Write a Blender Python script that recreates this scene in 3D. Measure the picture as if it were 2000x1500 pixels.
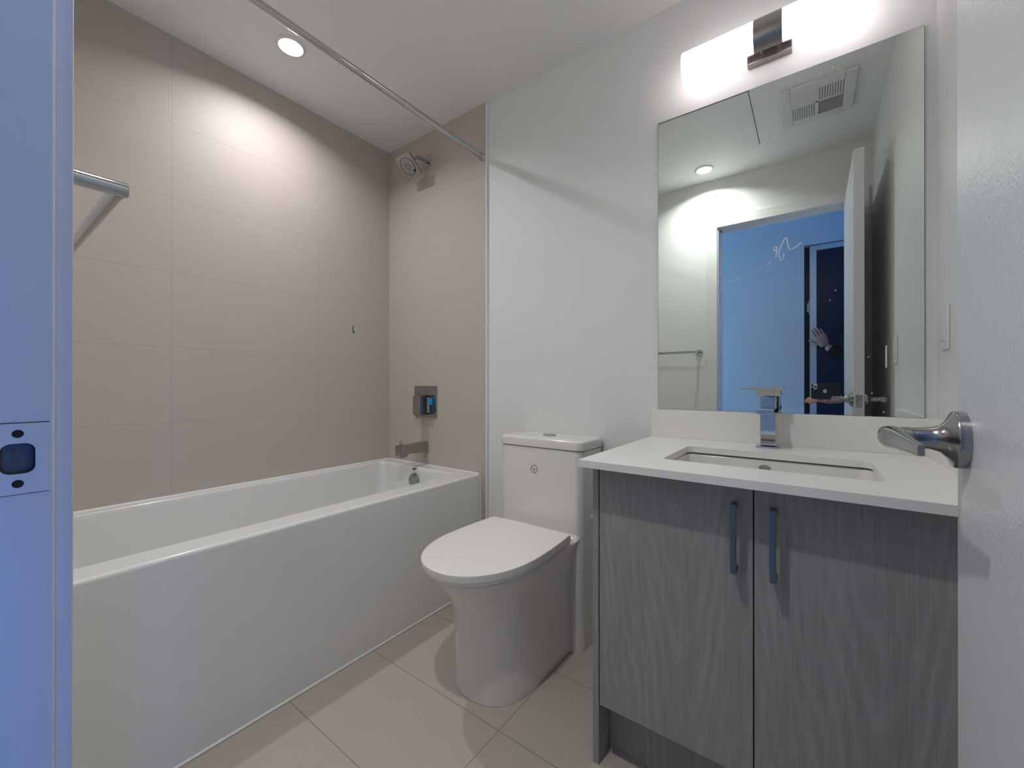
import bpy, bmesh, math, random
from mathutils import Vector, Matrix
random.seed(4)
PI = math.pi
for o in list(bpy.data.objects):
    bpy.data.objects.remove(o)
S = bpy.context.scene
COL = S.collection

# ------------------------------------------------------------------ camera
CAM = Vector((2.1013, -1.5906, 1.0180)); YAW = 0.6349
cd = bpy.data.cameras.new('camera'); cam = bpy.data.objects.new('camera', cd); COL.objects.link(cam)
cam.location = CAM; cam.rotation_euler = (PI/2 + 0.0011, 0, YAW)
cd.sensor_fit = 'HORIZONTAL'; cd.sensor_width = 36.0; cd.lens = 36.0*798.6/2000.0
cd.clip_start = 0.004; cd.clip_end = 30
S.camera = cam

# ------------------------------------------------------------------ world, exposure
w = bpy.data.worlds.new('world'); S.world = w; w.use_nodes = True
w.node_tree.nodes['Background'].inputs[0].default_value = (0.30, 0.50, 1.0, 1)
w.node_tree.nodes['Background'].inputs[1].default_value = 0.0
S.view_settings.view_transform = 'Standard'; S.view_settings.look = 'None'
S.view_settings.gamma = 1.0; S.view_settings.use_curve_mapping = False
S.view_settings.exposure = 0.0
# lamp strengths (red, green, blue) used by the lamps' own builders below
BULB_E = (2.4, 2.23, 2.31); SHADE_E = (3.9, 3.62, 3.76)
TUB_W = (5.625, 5.565, 5.880); DOOR_W = (6.975, 7.125, 6.825)
TUB_SPREAD, DOOR_SPREAD = 150.0, 142.0
WIN_E = (0.000, 3.360, 17.600); ADDED_WIN_E = (2.640, 5.920, 11.200)

H = 2.44; YF = -1.545; XR = 2.375; XT = 0.7738; TS = -0.012

# ------------------------------------------------------------------ material helpers
class NT:
    def __init__(s, name):
        s.m = bpy.data.materials.new(name); s.m.use_nodes = True
        s.t = s.m.node_tree; s.b = s.t.nodes['Principled BSDF']; s.out = s.t.nodes['Material Output']
    def n(s, typ, **kw):
        nd = s.t.nodes.new(typ)
        for k, v in kw.items(): setattr(nd, k, v)
        return nd
    def l(s, a, b): s.t.links.new(a, b)
    def math(s, op, a, b=None, clamp=False):
        nd = s.n('ShaderNodeMath', operation=op); nd.use_clamp = clamp
        for i, v in enumerate((a, b)):
            if v is None: continue
            if isinstance(v, (int, float)): nd.inputs[i].default_value = v
            else: s.l(v, nd.inputs[i])
        return nd.outputs[0]
    def mix(s, f, a, b):
        nd = s.n('ShaderNodeMix', data_type='RGBA')
        for sock, v in ((nd.inputs[0], f), (nd.inputs[6], a), (nd.inputs[7], b)):
            if isinstance(v, (int, float)): sock.default_value = v
            elif isinstance(v, tuple): sock.default_value = (*v, 1) if len(v) == 3 else v
            else: s.l(v, sock)
        return nd.outputs[2]
    def noise(s, vec, scale, detail=3, rough=.5, dist=0):
        nd = s.n('ShaderNodeTexNoise'); nd.inputs['Scale'].default_value = scale
        nd.inputs['Detail'].default_value = detail; nd.inputs['Roughness'].default_value = rough
        nd.inputs['Distortion'].default_value = dist
        if vec is not None: s.l(vec, nd.inputs['Vector'])
        return nd.outputs[0]
    def pos(s): return s.n('ShaderNodeNewGeometry').outputs['Position']
    def obj(s): return s.n('ShaderNodeTexCoord').outputs['Object']
    def mapping(s, vec, sc=(1, 1, 1), loc=(0, 0, 0), rot=(0, 0, 0)):
        nd = s.n('ShaderNodeMapping'); nd.inputs['Scale'].default_value = sc
        nd.inputs['Location'].default_value = loc; nd.inputs['Rotation'].default_value = rot
        s.l(vec, nd.inputs['Vector']); return nd.outputs[0]
    def ramp(s, f, stops):
        nd = s.n('ShaderNodeValToRGB'); e = nd.color_ramp.elements
        while len(e) < len(stops): e.new(.5)
        for el, (p, c) in zip(e, stops):
            el.position = p; el.color = (*c, 1) if isinstance(c, tuple) else (c, c, c, 1)
        s.l(f, nd.inputs[0]); return nd.outputs[0]
    def bump(s, h, strength=.1, dist=.01):
        nd = s.n('ShaderNodeBump'); nd.inputs['Strength'].default_value = strength
        nd.inputs['Distance'].default_value = dist; s.l(h, nd.inputs['Height'])
        s.l(nd.outputs[0], s.b.inputs['Normal'])
    def set(s, **kw):
        for k, v in kw.items():
            i = s.b.inputs[k.replace('_', ' ')]
            if isinstance(v, tuple): i.default_value = (*v, 1) if len(v) == 3 else v
            elif isinstance(v, (int, float)): i.default_value = v
            else: s.l(v, i)
        return s

def simple(name, col, rough=.5, metal=0.0, spec=.5, var=.03, nscale=30, bumpy=0, bscale=300, coat=0):
    t = NT(name); p = t.pos()
    f = t.noise(p, nscale, 3)
    c2 = tuple(max(0, c*(1-var)) for c in col); c1 = tuple(min(1, c*(1+var)) for c in col)
    t.set(Base_Color=t.mix(f, c2, c1), Roughness=rough, Metallic=metal, Specular_IOR_Level=spec, Coat_Weight=coat)
    if bumpy: t.bump(t.noise(p, bscale, 2), bumpy, .002)
    return t.m

def emissive(name, e):
    k = max(max(e), 1e-6)
    t = NT(name); t.set(Base_Color=(.9, .9, .9), Emission_Color=tuple(c/k for c in e), Emission_Strength=k, Roughness=.4)
    return t.m

def tile_mat(name, axis, u0, up, v0, vp, col, gcol, rough, half=.0011, vaxis='Z', lin=(260, 260, 260), gs=.35):
    t = NT(name); p = t.pos(); sp = t.n('ShaderNodeSeparateXYZ'); t.l(p, sp.inputs[0])
    def line(s, o, per):
        q = t.math('DIVIDE', t.math('SUBTRACT', s, o), per)
        fr = t.math('SUBTRACT', q, t.math('ROUND', q))
        return t.math('MULTIPLY', t.math('ABSOLUTE', fr), per)
    d = t.math('MINIMUM', line(sp.outputs[axis], u0, up), line(sp.outputs[vaxis], v0, vp))
    g = t.math('SUBTRACT', 1.0, t.math('DIVIDE', t.math('SUBTRACT', d, half*.5), half, True), True)
    cell = t.n('ShaderNodeCombineXYZ')
    for k, (s, o, per) in enumerate(((sp.outputs[axis], u0, up), (sp.outputs[vaxis], v0, vp))):
        t.l(t.math('FLOOR', t.math('DIVIDE', t.math('SUBTRACT', s, o), per)), cell.inputs[k])
    wn = t.n('ShaderNodeTexWhiteNoise'); t.l(cell.outputs[0], wn.inputs['Vector'])
    n1 = t.noise(t.mapping(p, (40, 40, 520)), 1, 3, .7)
    n2 = t.noise(t.mapping(p, (420, 420, 60) if vaxis == 'Z' else (420, 60, 60)), 1, 3, .7)
    n3 = t.noise(p, 5, 4, .6)
    f = t.math('ADD', t.math('MULTIPLY', t.math('ADD', n1, n2), .4), t.math('MULTIPLY', n3, .2))
    ca = tuple(c*.90 for c in col); cb = tuple(c*1.10 for c in col)
    base = t.mix(f, ca, cb)
    base = t.mix(t.math('MULTIPLY', wn.outputs[0], .05), base, tuple(c*.8 for c in col))
    base = t.mix(t.math('MULTIPLY', g, gs), base, gcol)
    t.set(Base_Color=base, Roughness=rough, Specular_IOR_Level=.3)
    h = t.math('SUBTRACT', t.math('MULTIPLY', t.math('ADD', n1, n2), .16), g)
    t.bump(h, .35, .0012)
    return t.m

PAINT = simple('wall_paint', (.80, .80, .785), .42, 0, .42, .012, 6, .18, 420)
CEIL = simple('ceiling_paint', (.85, .845, .83), .6, 0, .3, .012, 5, .15, 300)
TRIMP = simple('trim_paint', (.79, .785, .775), .35, 0, .5, .015, 12, .1, 200)
DOORP = simple('door_paint', (.70, .70, .71), .30, 0, .55, .015, 12, .35, 260)
HALLP = simple('hall_paint', (.68, .69, .70), .6, 0, .4, .015, 6, .1, 300)
TILE_L = tile_mat('wall_tile_left', 'Y', -.463, .611, .2555, .3043, (.55, .488, .432), (.36, .32, .29), .52)
TILE_B = tile_mat('wall_tile_back', 'X', .158, .611, .2555, .3043, (.55, .488, .432), (.36, .32, .29), .52)
TILE_F = tile_mat('wall_tile_front', 'X', .158, .611, .2555, .3043, (.55, .488, .432), (.36, .32, .29), .52)
FLOORM = tile_mat('floor_tile', 'X', 1.356, .611, -.645, .311, (.52, .46, .40), (.22, .19, .17), .38, .0014, 'Y', gs=.75)
PORC = simple('porcelain', (.80, .775, .745), .12, 0, .55, .01, 4, coat=.4)
ACRYL = simple('tub_acrylic', (.80, .80, .785), .16, 0, .5, .01, 4, coat=.3)
EDGEW = simple('glossy_white_edge', (.93, .925, .91), .25, 0, .6, .01, 30)
CAULK = simple('white_caulk', (.85, .84, .82), .45, 0, .5, .02, 60)
SEATM = simple('seat_plastic', (.87, .845, .815), .2, 0, .5, .01, 4)
CHROME = simple('chrome', (.52, .53, .54), .05, 1.0, .5, .02, 20)
CHROME_D = simple('dulled_chrome', (.42, .42, .415), .16, 1.0, .5, .05, 40)
PULLM = simple('dark_brushed_pull', (.20, .20, .205), .28, 1.0, .5, .05, 60)
NICKEL = simple('satin_nickel', (.36, .36, .37), .2, 1.0, .5, .04, 60)
BRONZE = simple('brushed_steel_bracket', (.34, .31, .29), .3, 1.0, .5, .1, 90)
DARK = simple('dark_gap', (.012, .012, .012), .7, 0, .3, .1, 40)
BLACK = simple('black_phone_case', (.006, .006, .007), .6, 0, .2, .1, 40)
LOGOG = simple('logo_grey', (.10, .10, .10), .5, 0, .4, .05, 60)
LOGOL = simple('logo_grey_light', (.42, .42, .42), .35, .3, .5, .05, 60)
WHITEP = simple('white_plastic', (.80, .79, .77), .35, 0, .5, .01, 30)
VENTP = simple('vent_plastic', (.74, .735, .72), .4, 0, .5, .01, 30)
GREEN = simple('green_tape', (.015, .17, .05), .5, 0, .4, .15, 200)
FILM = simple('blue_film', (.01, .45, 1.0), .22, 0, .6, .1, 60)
SMEAR = simple('chalky_smear', (.80, .84, .86), .7, 0, .2, .25, 300)
SKIN = simple('skin', (.40, .23, .18), .5, 0, .4, .08, 40)
JACKET = simple('black_jacket', (.006, .006, .008), .9, 0, .1, .2, 80)
TROUSER = simple('dark_trousers', (.018, .02, .028), .85, 0, .3, .2, 80)
HAIRM = simple('dark_hair', (.02, .014, .01), .6, 0, .4, .3, 200)
SHOE = simple('shoe_leather', (.015, .015, .015), .45, 0, .5, .1, 60)
EYEW = simple('eye_white', (.75, .73, .70), .3, 0, .5, .02, 60)
LIP = simple('lips', (.36, .15, .13), .5, 0, .4, .05, 60)
CLOSET_DARK = simple('closet_unlit_dark', (.004, .016, .045), .25, 0, .15, .2, 3)  # blue-black stands in for the unlit closet; its darkness is in the colour
STILE = simple('closet_stile_metal', (.55, .58, .62), .35, .3, .5, .05, 40)
COUNTER = None
def counter():
    t = NT('quartz'); p = t.pos()
    f = t.noise(p, 420, 2, .6); f2 = t.noise(p, 60, 3)
    c = t.mix(f, (.80, .775, .735), (.90, .875, .84)); c = t.mix(t.math('MULTIPLY', f2, .2), c, (.90, .88, .85))
    t.set(Base_Color=c, Roughness=.28, Specular_IOR_Level=.5); return t.m
COUNTER = counter()
def wood(name, horizontal=False):
    t = NT(name); o = t.obj()
    wob = t.noise(t.mapping(o, (3.0, 3.0, 1.1)), 1, 2, .5)
    sp = t.n('ShaderNodeSeparateXYZ'); t.l(o, sp.inputs[0])
    # flat-sawn figure: nested parabolas about the middle of the board, stretched along it
    x = t.math('SUBTRACT', sp.outputs['X'], .205)
    x = t.math('ADD', x, t.math('MULTIPLY', t.math('SUBTRACT', wob, .5), .07))
    par = t.math('SUBTRACT', t.math('MULTIPLY', t.math('POWER', t.math('ABSOLUTE', x), 1.3), 11.0), t.math('MULTIPLY', sp.outputs['Z'], 1.0))
    par = t.math('ADD', par, t.math('MULTIPLY', t.noise(t.mapping(o, (15, 15, 2.6)), 1, 4, .62), .42))
    band = t.math('SINE', t.math('MULTIPLY', par, 34.0))
    band = t.ramp(t.math('ADD', t.math('MULTIPLY', band, .5), .5), [(0, 0.0), (.5, .25), (.84, .35), (.965, 1.0), (1, .5)])
    fib = t.noise(t.mapping(o, (520, 520, 9)), 1, 4, .7)
    fib2 = t.noise(t.mapping(o, (90, 90, 1.4)), 1, 4, .65)
    blot = t.noise(t.mapping(o, (9, 9, .7)), 1, 2, .5)
    mask = t.noise(t.mapping(o, (12, 12, 2)), 1, 3, .6)
    c = t.mix(t.ramp(fib, [(.3, 0.0), (.7, 1.0)]), (.225, .215, .209), (.385, .371, .360))
    c = t.mix(t.math('MULTIPLY', t.ramp(fib2, [(.35, 0.0), (.65, 1.0)]), .45), c, (.41, .394, .383))
    c = t.mix(t.math('MULTIPLY', t.math('MULTIPLY', band, t.ramp(mask, [(.40, .12), (.66, 1.0)])), .42), c, (.56, .545, .53))
    c = t.mix(t.math('MULTIPLY', blot, .35), c, (.255, .242, .233))
    t.set(Base_Color=c, Roughness=.55, Specular_IOR_Level=.35)
    t.bump(t.math('ADD', t.math('MULTIPLY', fib, .5), band), .12, .0015)
    return t.m
WOOD = wood('grey_wood_laminate')
def mirror_mat():
    t = NT('mirror_glass'); p = t.pos()
    a = t.noise(p, 5, 5, .6); b = t.noise(p, 60, 3, .6)
    sp = t.n('ShaderNodeSeparateXYZ'); t.l(p, sp.inputs[0])
    edge = t.math('MULTIPLY', t.math('SUBTRACT', sp.outputs['Z'], 1.45), 1.4, True)   # more wiping marks near the top
    m = t.math('MULTIPLY', t.ramp(a, [(.45, 0.0), (.75, 1.0)]), t.ramp(b, [(.42, 0.0), (.7, 1.0)]))
    dust = t.math('ADD', .012, t.math('MULTIPLY', m, t.math('ADD', .02, t.math('MULTIPLY', edge, .10))))
    t.set(Base_Color=(.80, .855, .825), Metallic=1.0, Roughness=0.0)
    d = t.n('ShaderNodeBsdfDiffuse'); d.inputs[0].default_value = (.75, .8, .8, 1)
    mx = t.n('ShaderNodeMixShader'); t.l(dust, mx.inputs[0]); t.l(t.b.outputs[0], mx.inputs[1]); t.l(d.outputs[0], mx.inputs[2])
    t.l(mx.outputs[0], t.out.inputs[0]); return t.m
MIRROR = mirror_mat()
BULB = emissive('lamp_bulb', BULB_E)
DOWN = emissive('downlight_lens', tuple(c*.9 for c in TUB_W))
DOWN2 = emissive('downlight_lens_door', tuple(c*.9 for c in DOOR_W))
WINE = emissive('window_daylight', WIN_E); ADDED_WINE = emissive('added_window_glow', ADDED_WIN_E)
def shade_mat():
    t = NT('frosted_shade')
    t.set(Base_Color=(.92, .90, .89), Roughness=.5, Emission_Color=tuple(c/max(max(SHADE_E), 1e-6) for c in SHADE_E), Emission_Strength=max(SHADE_E))
    tr = t.n('ShaderNodeBsdfTranslucent'); tr.inputs[0].default_value = (.95, .92, .9, 1)
    mx = t.n('ShaderNodeMixShader'); mx.inputs[0].default_value = .45
    t.l(t.b.outputs[0], mx.inputs[1]); t.l(tr.outputs[0], mx.inputs[2]); t.l(mx.outputs[0], t.out.inputs[0]); return t.m
SHADE = shade_mat()

# ------------------------------------------------------------------ geometry helpers
def link(name, bm, mat, parent=None, loc=None, smooth=True, angle=35):
    bmesh.ops.recalc_face_normals(bm, faces=bm.faces)
    me = bpy.data.meshes.new(name); bm.to_mesh(me); bm.free()
    o = bpy.data.objects.new(name, me); COL.objects.link(o)
    for m in (mat if isinstance(mat, (list, tuple)) else [mat]): me.materials.append(m)
    if smooth:
        for p in me.polygons: p.use_smooth = True
        me.set_sharp_from_angle(angle=math.radians(angle))
    if smooth and angle < 170:
        wn = o.modifiers.new('normals', 'WEIGHTED_NORMAL'); wn.keep_sharp = True; wn.weight = 90
    if parent: o.parent = parent
    if loc: o.location = loc
    return o
def tag(o, label=None, cat=None, group=None, kind=None):
    if label: o['label'] = label
    if cat: o['category'] = cat
    if group: o['group'] = group
    if kind: o['kind'] = kind
    return o
def thing(name, label, cat, loc=(0, 0, 0), group=None):
    o = bpy.data.objects.new(name, None); COL.objects.link(o); o.location = loc
    o.empty_display_size = .05
    return tag(o, label, cat, group)
def B(): return bmesh.new()
def merge(bm, b2):
    me = bpy.data.meshes.new('tmp'); b2.to_mesh(me); b2.free(); bm.from_mesh(me); bpy.data.meshes.remove(me)
def box(bm, x0, x1, y0, y1, z0, z1, bev=0, seg=2, mat=None):
    b = bmesh.new()
    bmesh.ops.create_cube(b, size=1)
    for v in b.verts:
        v.co = Vector(((x0+x1)/2 + v.co.x*(x1-x0), (y0+y1)/2 + v.co.y*(y1-y0), (z0+z1)/2 + v.co.z*(z1-z0)))
    if bev: bmesh.ops.bevel(b, geom=list(b.edges), offset=bev, segments=seg, profile=.5, affect='EDGES')
    if mat: bmesh.ops.transform(b, matrix=mat, verts=b.verts)
    merge(bm, b); return bm
def loft(bm, rings, cap0=True, cap1=True, closed=True):
    vs = [[bm.verts.new(p) for p in r] for r in rings]
    n = len(vs[0])
    for a, b in zip(vs, vs[1:]):
        for i in range(n if closed else n-1):
            j = (i+1) % n
            bm.faces.new((a[i], a[j], b[j], b[i]))
    if cap0: bm.faces.new(vs[0][::-1])
    if cap1: bm.faces.new(vs[-1])
    return bm
def rrect(x0, x1, y0, y1, r, z, n=6):
    pts = []
    for cx, cy, a0 in ((x1-r, y1-r, 0), (x0+r, y1-r, PI/2), (x0+r, y0+r, PI), (x1-r, y0+r, 1.5*PI)):
        for k in range(n+1):
            a = a0 + PI/2*k/n
            pts.append(Vector((cx + r*math.cos(a), cy + r*math.sin(a), z)))
    return pts
def frame_of(d):
    d = d.normalized(); u = Vector((0, 0, 1)) if abs(d.z) < .9 else Vector((1, 0, 0))
    a = d.cross(u).normalized(); return a, a.cross(d).normalized()
def tube(bm, pts, rad, n=16, cap=True):
    pts = [Vector(p) for p in pts]; rads = rad if isinstance(rad, (list, tuple)) else [rad]*len(pts)
    rings = []; a = None
    for i, p in enumerate(pts):
        if i == 0: d = pts[1]-pts[0]
        elif i == len(pts)-1: d = pts[-1]-pts[-2]
        else: d = (pts[i]-pts[i-1]).normalized() + (pts[i+1]-pts[i]).normalized()
        if d.length < 1e-9: d = pts[i]-pts[i-1]
        d.normalize()
        if a is None: a, b = frame_of(d)
        else:
            a = (a - d*a.dot(d)).normalized(); b = a.cross(d).normalized()
        k = 1.0
        if 0 < i < len(pts)-1:
            c = (pts[i]-pts[i-1]).normalized().dot(d); k = 1.0
        rings.append([p + (a*math.cos(2*PI*j/n) + b*math.sin(2*PI*j/n))*rads[i] for j in range(n)])
    return loft(bm, rings, cap, cap)
def lathe(bm, prof, origin, axis, n=32):
    """prof: (distance along axis, radius)"""
    o = Vector(origin); d = Vector(axis).normalized(); a, b = frame_of(d)
    return loft(bm, [[o + d*h + (a*math.cos(2*PI*j/n) + b*math.sin(2*PI*j/n))*max(r, 1e-4) for j in range(n)] for h, r in prof])
def prism(bm, poly, d):
    """extrude closed polygon (list of 3-vectors) along vector d"""
    d = Vector(d); return loft(bm, [[Vector(p) for p in poly], [Vector(p)+d for p in poly]])
def torus(bm, c, axis, R, r, n=32, m=10):
    c = Vector(c); d = Vector(axis).normalized(); a, b = frame_of(d)
    vs = [[bm.verts.new(c + (a*math.cos(2*PI*i/n)+b*math.sin(2*PI*i/n))*(R+r*math.cos(2*PI*j/m)) + d*r*math.sin(2*PI*j/m)) for j in range(m)] for i in range(n)]
    for i in range(n):
        for j in range(m):
            bm.faces.new((vs[i][j], vs[(i+1) % n][j], vs[(i+1) % n][(j+1) % m], vs[i][(j+1) % m]))
    return bm
def sphere(bm, c, r, sc=(1, 1, 1), u=20, v=14):
    b = bmesh.new(); bmesh.ops.create_uvsphere(b, u_segments=u, v_segments=v, radius=r)
    for q in b.verts: q.co = Vector((q.co.x*sc[0], q.co.y*sc[1], q.co.z*sc[2])) + Vector(c)
    merge(bm, b); return bm
def bx(name, *a, mat=None, parent=None, bev=0, seg=2):
    return link(name, box(B(), *a, bev=bev, seg=seg), mat, parent)
def struct(o, label, cat): return tag(o, label, cat, kind='structure')

# ------------------------------------------------------------------ room shell
YH0, YH1 = -1.665, -2.25       # hall: near and far wall faces
struct(bx('floor', -.2, 4.0, -2.75, .12, -.08, 0, mat=FLOORM), 'beige floor of large rectangular tiles with thin grout lines', 'floor')
struct(bx('ceiling', -.2, 4.0, -2.75, .12, H, H+.08, mat=CEIL), 'white painted flat ceiling', 'ceiling')
struct(bx('wall_left', -.13, 0, YF-.12, .12, 0, H, mat=TILE_L), 'long beige tiled wall beside the bathtub', 'wall')
bk = struct(bx('wall_back', 0, XR+.12, 0, .12, 0, H, mat=PAINT), 'white painted wall behind the toilet and vanity', 'wall')
struct(bx('wall_alcove', 0, XT, TS, 0, 0, H, mat=TILE_B), 'beige tiled end wall of the bath alcove with the shower fittings', 'wall')
struct(bx('wall_right', XR, XR+.12, YF-.12, 0, 0, H, mat=PAINT), 'white painted wall on the right beside the vanity', 'wall')
fw = B(); box(fw, 0, 1.5628, YF-.12, YF, 0, H); box(fw, 2.3032, XR, YF-.12, YF, 0, H); box(fw, 1.5628, 2.303, YF-.12, YF, 2.1062, H)
struct(link('wall_front', fw, PAINT), 'white wall around the doorway, seen in the mirror', 'wall')
struct(bx('trim_1', XT, XT+.0056, -.0140, 0, 0, H, mat=EDGEW, bev=.0022, seg=3), 'thin white vertical strip edging the tiled wall', 'trim')
# hallway
hw = B(); box(hw, -.1, 2.046, YH1-.1, YH1, 0, H); box(hw, 2.046, 2.85, YH1-.1, YH1, 2.075, H); box(hw, 2.85, 3.9, YH1-.1, YH1, 0, H)
struct(link('wall_hall', hw, HALLP), 'bluish hallway wall opposite the doorway, seen in the mirror', 'wall')
cl = B(); box(cl, 1.9, 3.0, -2.72, -2.66, 0, H); box(cl, 1.9, 1.96, -2.66, YH1-.1, 0, H); box(cl, 2.94, 3.0, -2.66, YH1-.1, 0, H)
struct(link('wall_closet', cl, HALLP), 'dark inside of the hallway closet', 'wall')
hl = B(); box(hl, -.2, -.1, YH1-.1, YF-.12, 0, .5); box(hl, -.2, -.1, YH1-.1, YF-.12, 2.1, H); box(hl, -.2, -.1, YH1-.1, YH1+.04, .5, 2.1); box(hl, -.2, -.1, YF-.16, YF-.12, .5, 2.1)
struct(link('wall_hall_left', hl, HALLP), 'far left end wall of the hallway', 'wall')
he = B(); box(he, 3.8, 3.9, YH1, YF-.12, 0, .12); box(he, 3.8, 3.9, YH1, YF-.12, 1.0, H); box(he, 3.8, 3.9, YH1, YH1+.04, .12, 1.0); box(he, 3.8, 3.9, YF-.16, YF-.12, .12, 1.0)
struct(link('wall_hall_right', he, HALLP), 'end wall of the hallway around its tall window', 'wall')
hs = bx('wall_hall_near', XR+.12, 3.9, YF-.12, YF-.02, 0, H, mat=HALLP)
struct(hs, 'hallway wall past the bathroom corner', 'wall')
wi = struct(bx('window_1', 3.85, 3.87, YH1+.04, YF-.16, .12, 1.0, mat=WINE), 'tall window letting blue daylight into the hallway', 'window')
w2 = struct(bx('added_window', -.18, -.16, YH1+.04, YF-.16, .5, 2.1, mat=ADDED_WINE), 'unseen window added at the far left end of the hallway for blue light', 'window')  # unseen glowing pane, added to light hall wall and door from the left
wf = B(); box(wf, -.16, -.14, YH1+.04, YH1+.07, .5, 2.1); box(wf, -.16, -.14, YF-.19, YF-.16, .5, 2.1); box(wf, -.16, -.14, YH1+.07, YF-.19, 1.28, 1.31)
link('window_frame', wf, TRIMP, w2)
wf = B(); box(wf, 3.83, 3.85, YH1+.04, YH1+.07, .12, 1.0); box(wf, 3.83, 3.85, YF-.19, YF-.16, .12, 1.0); box(wf, 3.83, 3.85, YH1+.07, YF-.19, .55, .58)
link('window_frame', wf, TRIMP, wi)

# door frame: jambs, stops, casings
XJL, XJR, ZJ = 1.5755, 2.290, 2.094
jb = B()

for q in ((YF-.12, -1.5705, 0, ZJ+.012), (-1.5515, YF+.002, 0, ZJ+.012), (-1.5705, -1.5515, 0, .9445), (-1.5705, -1.5515, .9695, ZJ+.012)): box(jb, XJL-.0125, XJL, q[0], q[1], q[2], q[3])
tube(jb, [(XJL-.0028, YF+.002, .002), (XJL-.0028, YF+.002, ZJ)], .0028, 12)
box(jb, XJR, XJR+.013, YF-.12, YF+.002, 0, ZJ+.012); box(jb, XJL, XJR, YF-.12, YF+.002, ZJ, ZJ+.012)
box(jb, XJL, XJL+.012, YF-.09, YF-.050, 0, ZJ); box(jb, XJR-.012, XJR, YF-.09, YF-.050, 0, ZJ); box(jb, XJL, XJR, YF-.09, YF-.050, ZJ-.012, ZJ)
fr = struct(link('trim_2', jb, TRIMP), 'white painted door frame around the doorway, nearest at the left', 'trim')
cs = B()
for y0, y1 in ((YF, YF+.0165), (YF-.1365, YF-.12)):
    box(cs, 1.503, XJL-.0075, y0, y1, 0, 2.163, .002); box(cs, 2.2975, 2.362, y0, y1, 0, 2.163, .002)
    box(cs, XJL-.0075, 2.2975, y0, y1, ZJ+.005, 2.163, .002)
link('casing', cs, TRIMP, fr)
# strike plate on the latch jamb (opening faces +x)
def strike():
    yc, zc = -1.561, .957
    b = B(); x0, x1 = XJL-.0002, XJL+.0012
    hole = [Vector((0, p.x, p.y)) for p in rrect(-.0095, .0095, -.0125, .0125, .006, 0, 5)]
    outer = []
    for p in hole:
        a = max(abs(p.y)/.018, abs(p.z)/.0290); outer.append(Vector((0, p.y/a, p.z/a)))
    sh = lambda r, x: [Vector((x, p.y+yc, p.z+zc)) for p in r]
    loft(b, [sh(outer, x0), sh(outer, x1), sh(hole, x1), sh(hole, x0)], False, False)
    o = link('strike_plate', b, TRIMP, fr); o['label'] = 'painted strike plate with latch hole'
    b = B()
    loft(b, [sh(hole, x1-.0006), sh([p*.97 for p in hole], x0-.0050), sh([p*.90 for p in hole], x0-.0062)], False, True); link('latch_pocket', b, DARKHOLE, o)
    b = B()
    for z0, z1 in ((zc+.0290, zc+.0297), (zc-.0296, zc-.0290)): box(b, XJL-.0001, XJL+.0005, yc-.018, yc+.0175, z0, z1)
    link('mortise_gap', b, SCREWH, o)
    for s in (-1, 1):
        b = B(); lathe(b, [(0, .0033), (.0004, .0033), (.00045, .0012)], (x1-.0002, yc, zc+s*.0205), (1, 0, 0), 18)
        link('screw_hole', b, SCREWH, o)
DARKHOLE = simple('latch_hole_grey', (.13, .135, .15), .6, .2, .4, .3, 200)
SCREWH = simple('screw_hole_brown', (.030, .020, .014), .6, .3, .4, .4, 300)
strike()

# bathroom door, open against the right wall, hinged at the right jamb
DX0, DX1, DY0, DY1 = 2.249, 2.287, YF+.004, -.835
dr = struct(bx('door_1', DX0, DX1, DY0, DY1, .012, 2.088, mat=DOORP, bev=.0015), 'white flush door standing open along the right side', 'door')
def lever(side):
    fx = DX0 if side < 0 else DX1
    yr, zr = -.866, .9505
    b = B()
    lathe(b, [(0, .0345), (.009, .0345), (.0105, .0335), (.0115, .0315), (.015, .024), (.021, .0165), (.030, .0135), (.045, .0128), (.0455, .0120), (.0465, .0120), (.047, .0128), (.056, .0128)], (fx, yr, zr), (side, 0, 0), 40)
    o = link('rose', b, NICKEL, dr)
    # lever blade runs back toward the hinge from the end of the neck
    b = B(); rings = []
    for t, hw, hh, dz in ((-.0135, .009, .009, 0), (-.0115, .0122, .0122, 0), (-.004, .0135, .0130, 0), (.010, .0135, .0130, 0), (.018, .0110, .0128, 0), (.035, .0068, .0114, -.0006), (.070, .0045, .0090, -.0016), (.112, .0034, .0064, -.0030), (.116, .0028, .0058, -.0031)):
        cx = fx + side*(.0655 - max(0, t-.012)*.10); cy = yr - t
        ex = .75 if t < .012 else .35
        rings.append([Vector((cx + hw*math.copysign(abs(math.cos(a))**ex, math.cos(a)), cy, zr + dz + hh*math.copysign(abs(math.sin(a))**ex, math.sin(a)))) for a in [2*PI*(k+.5)/24 for k in range(24)]])
    loft(b, rings); link('lever', b, NICKEL, o)
lever(-1); lever(1)
lp = bx('latch_plate', 2.2555, 2.2805, DY1-.0005, DY1+.0012, .912, .970, mat=NICKEL, parent=dr, bev=.0005)
bx('latch_bolt', 2.262, 2.274, DY1, DY1+.010, .933, .949, mat=CHROME_D, parent=lp, bev=.002)
for z in (.28, 1.05, 1.86):
    b = B(); tube(b, [(DX1+.002, DY0-.002, z-.045), (DX1+.002, DY0-.002, z+.045)], .0055, 14); link('hinge', b, NICKEL, dr)

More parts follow.
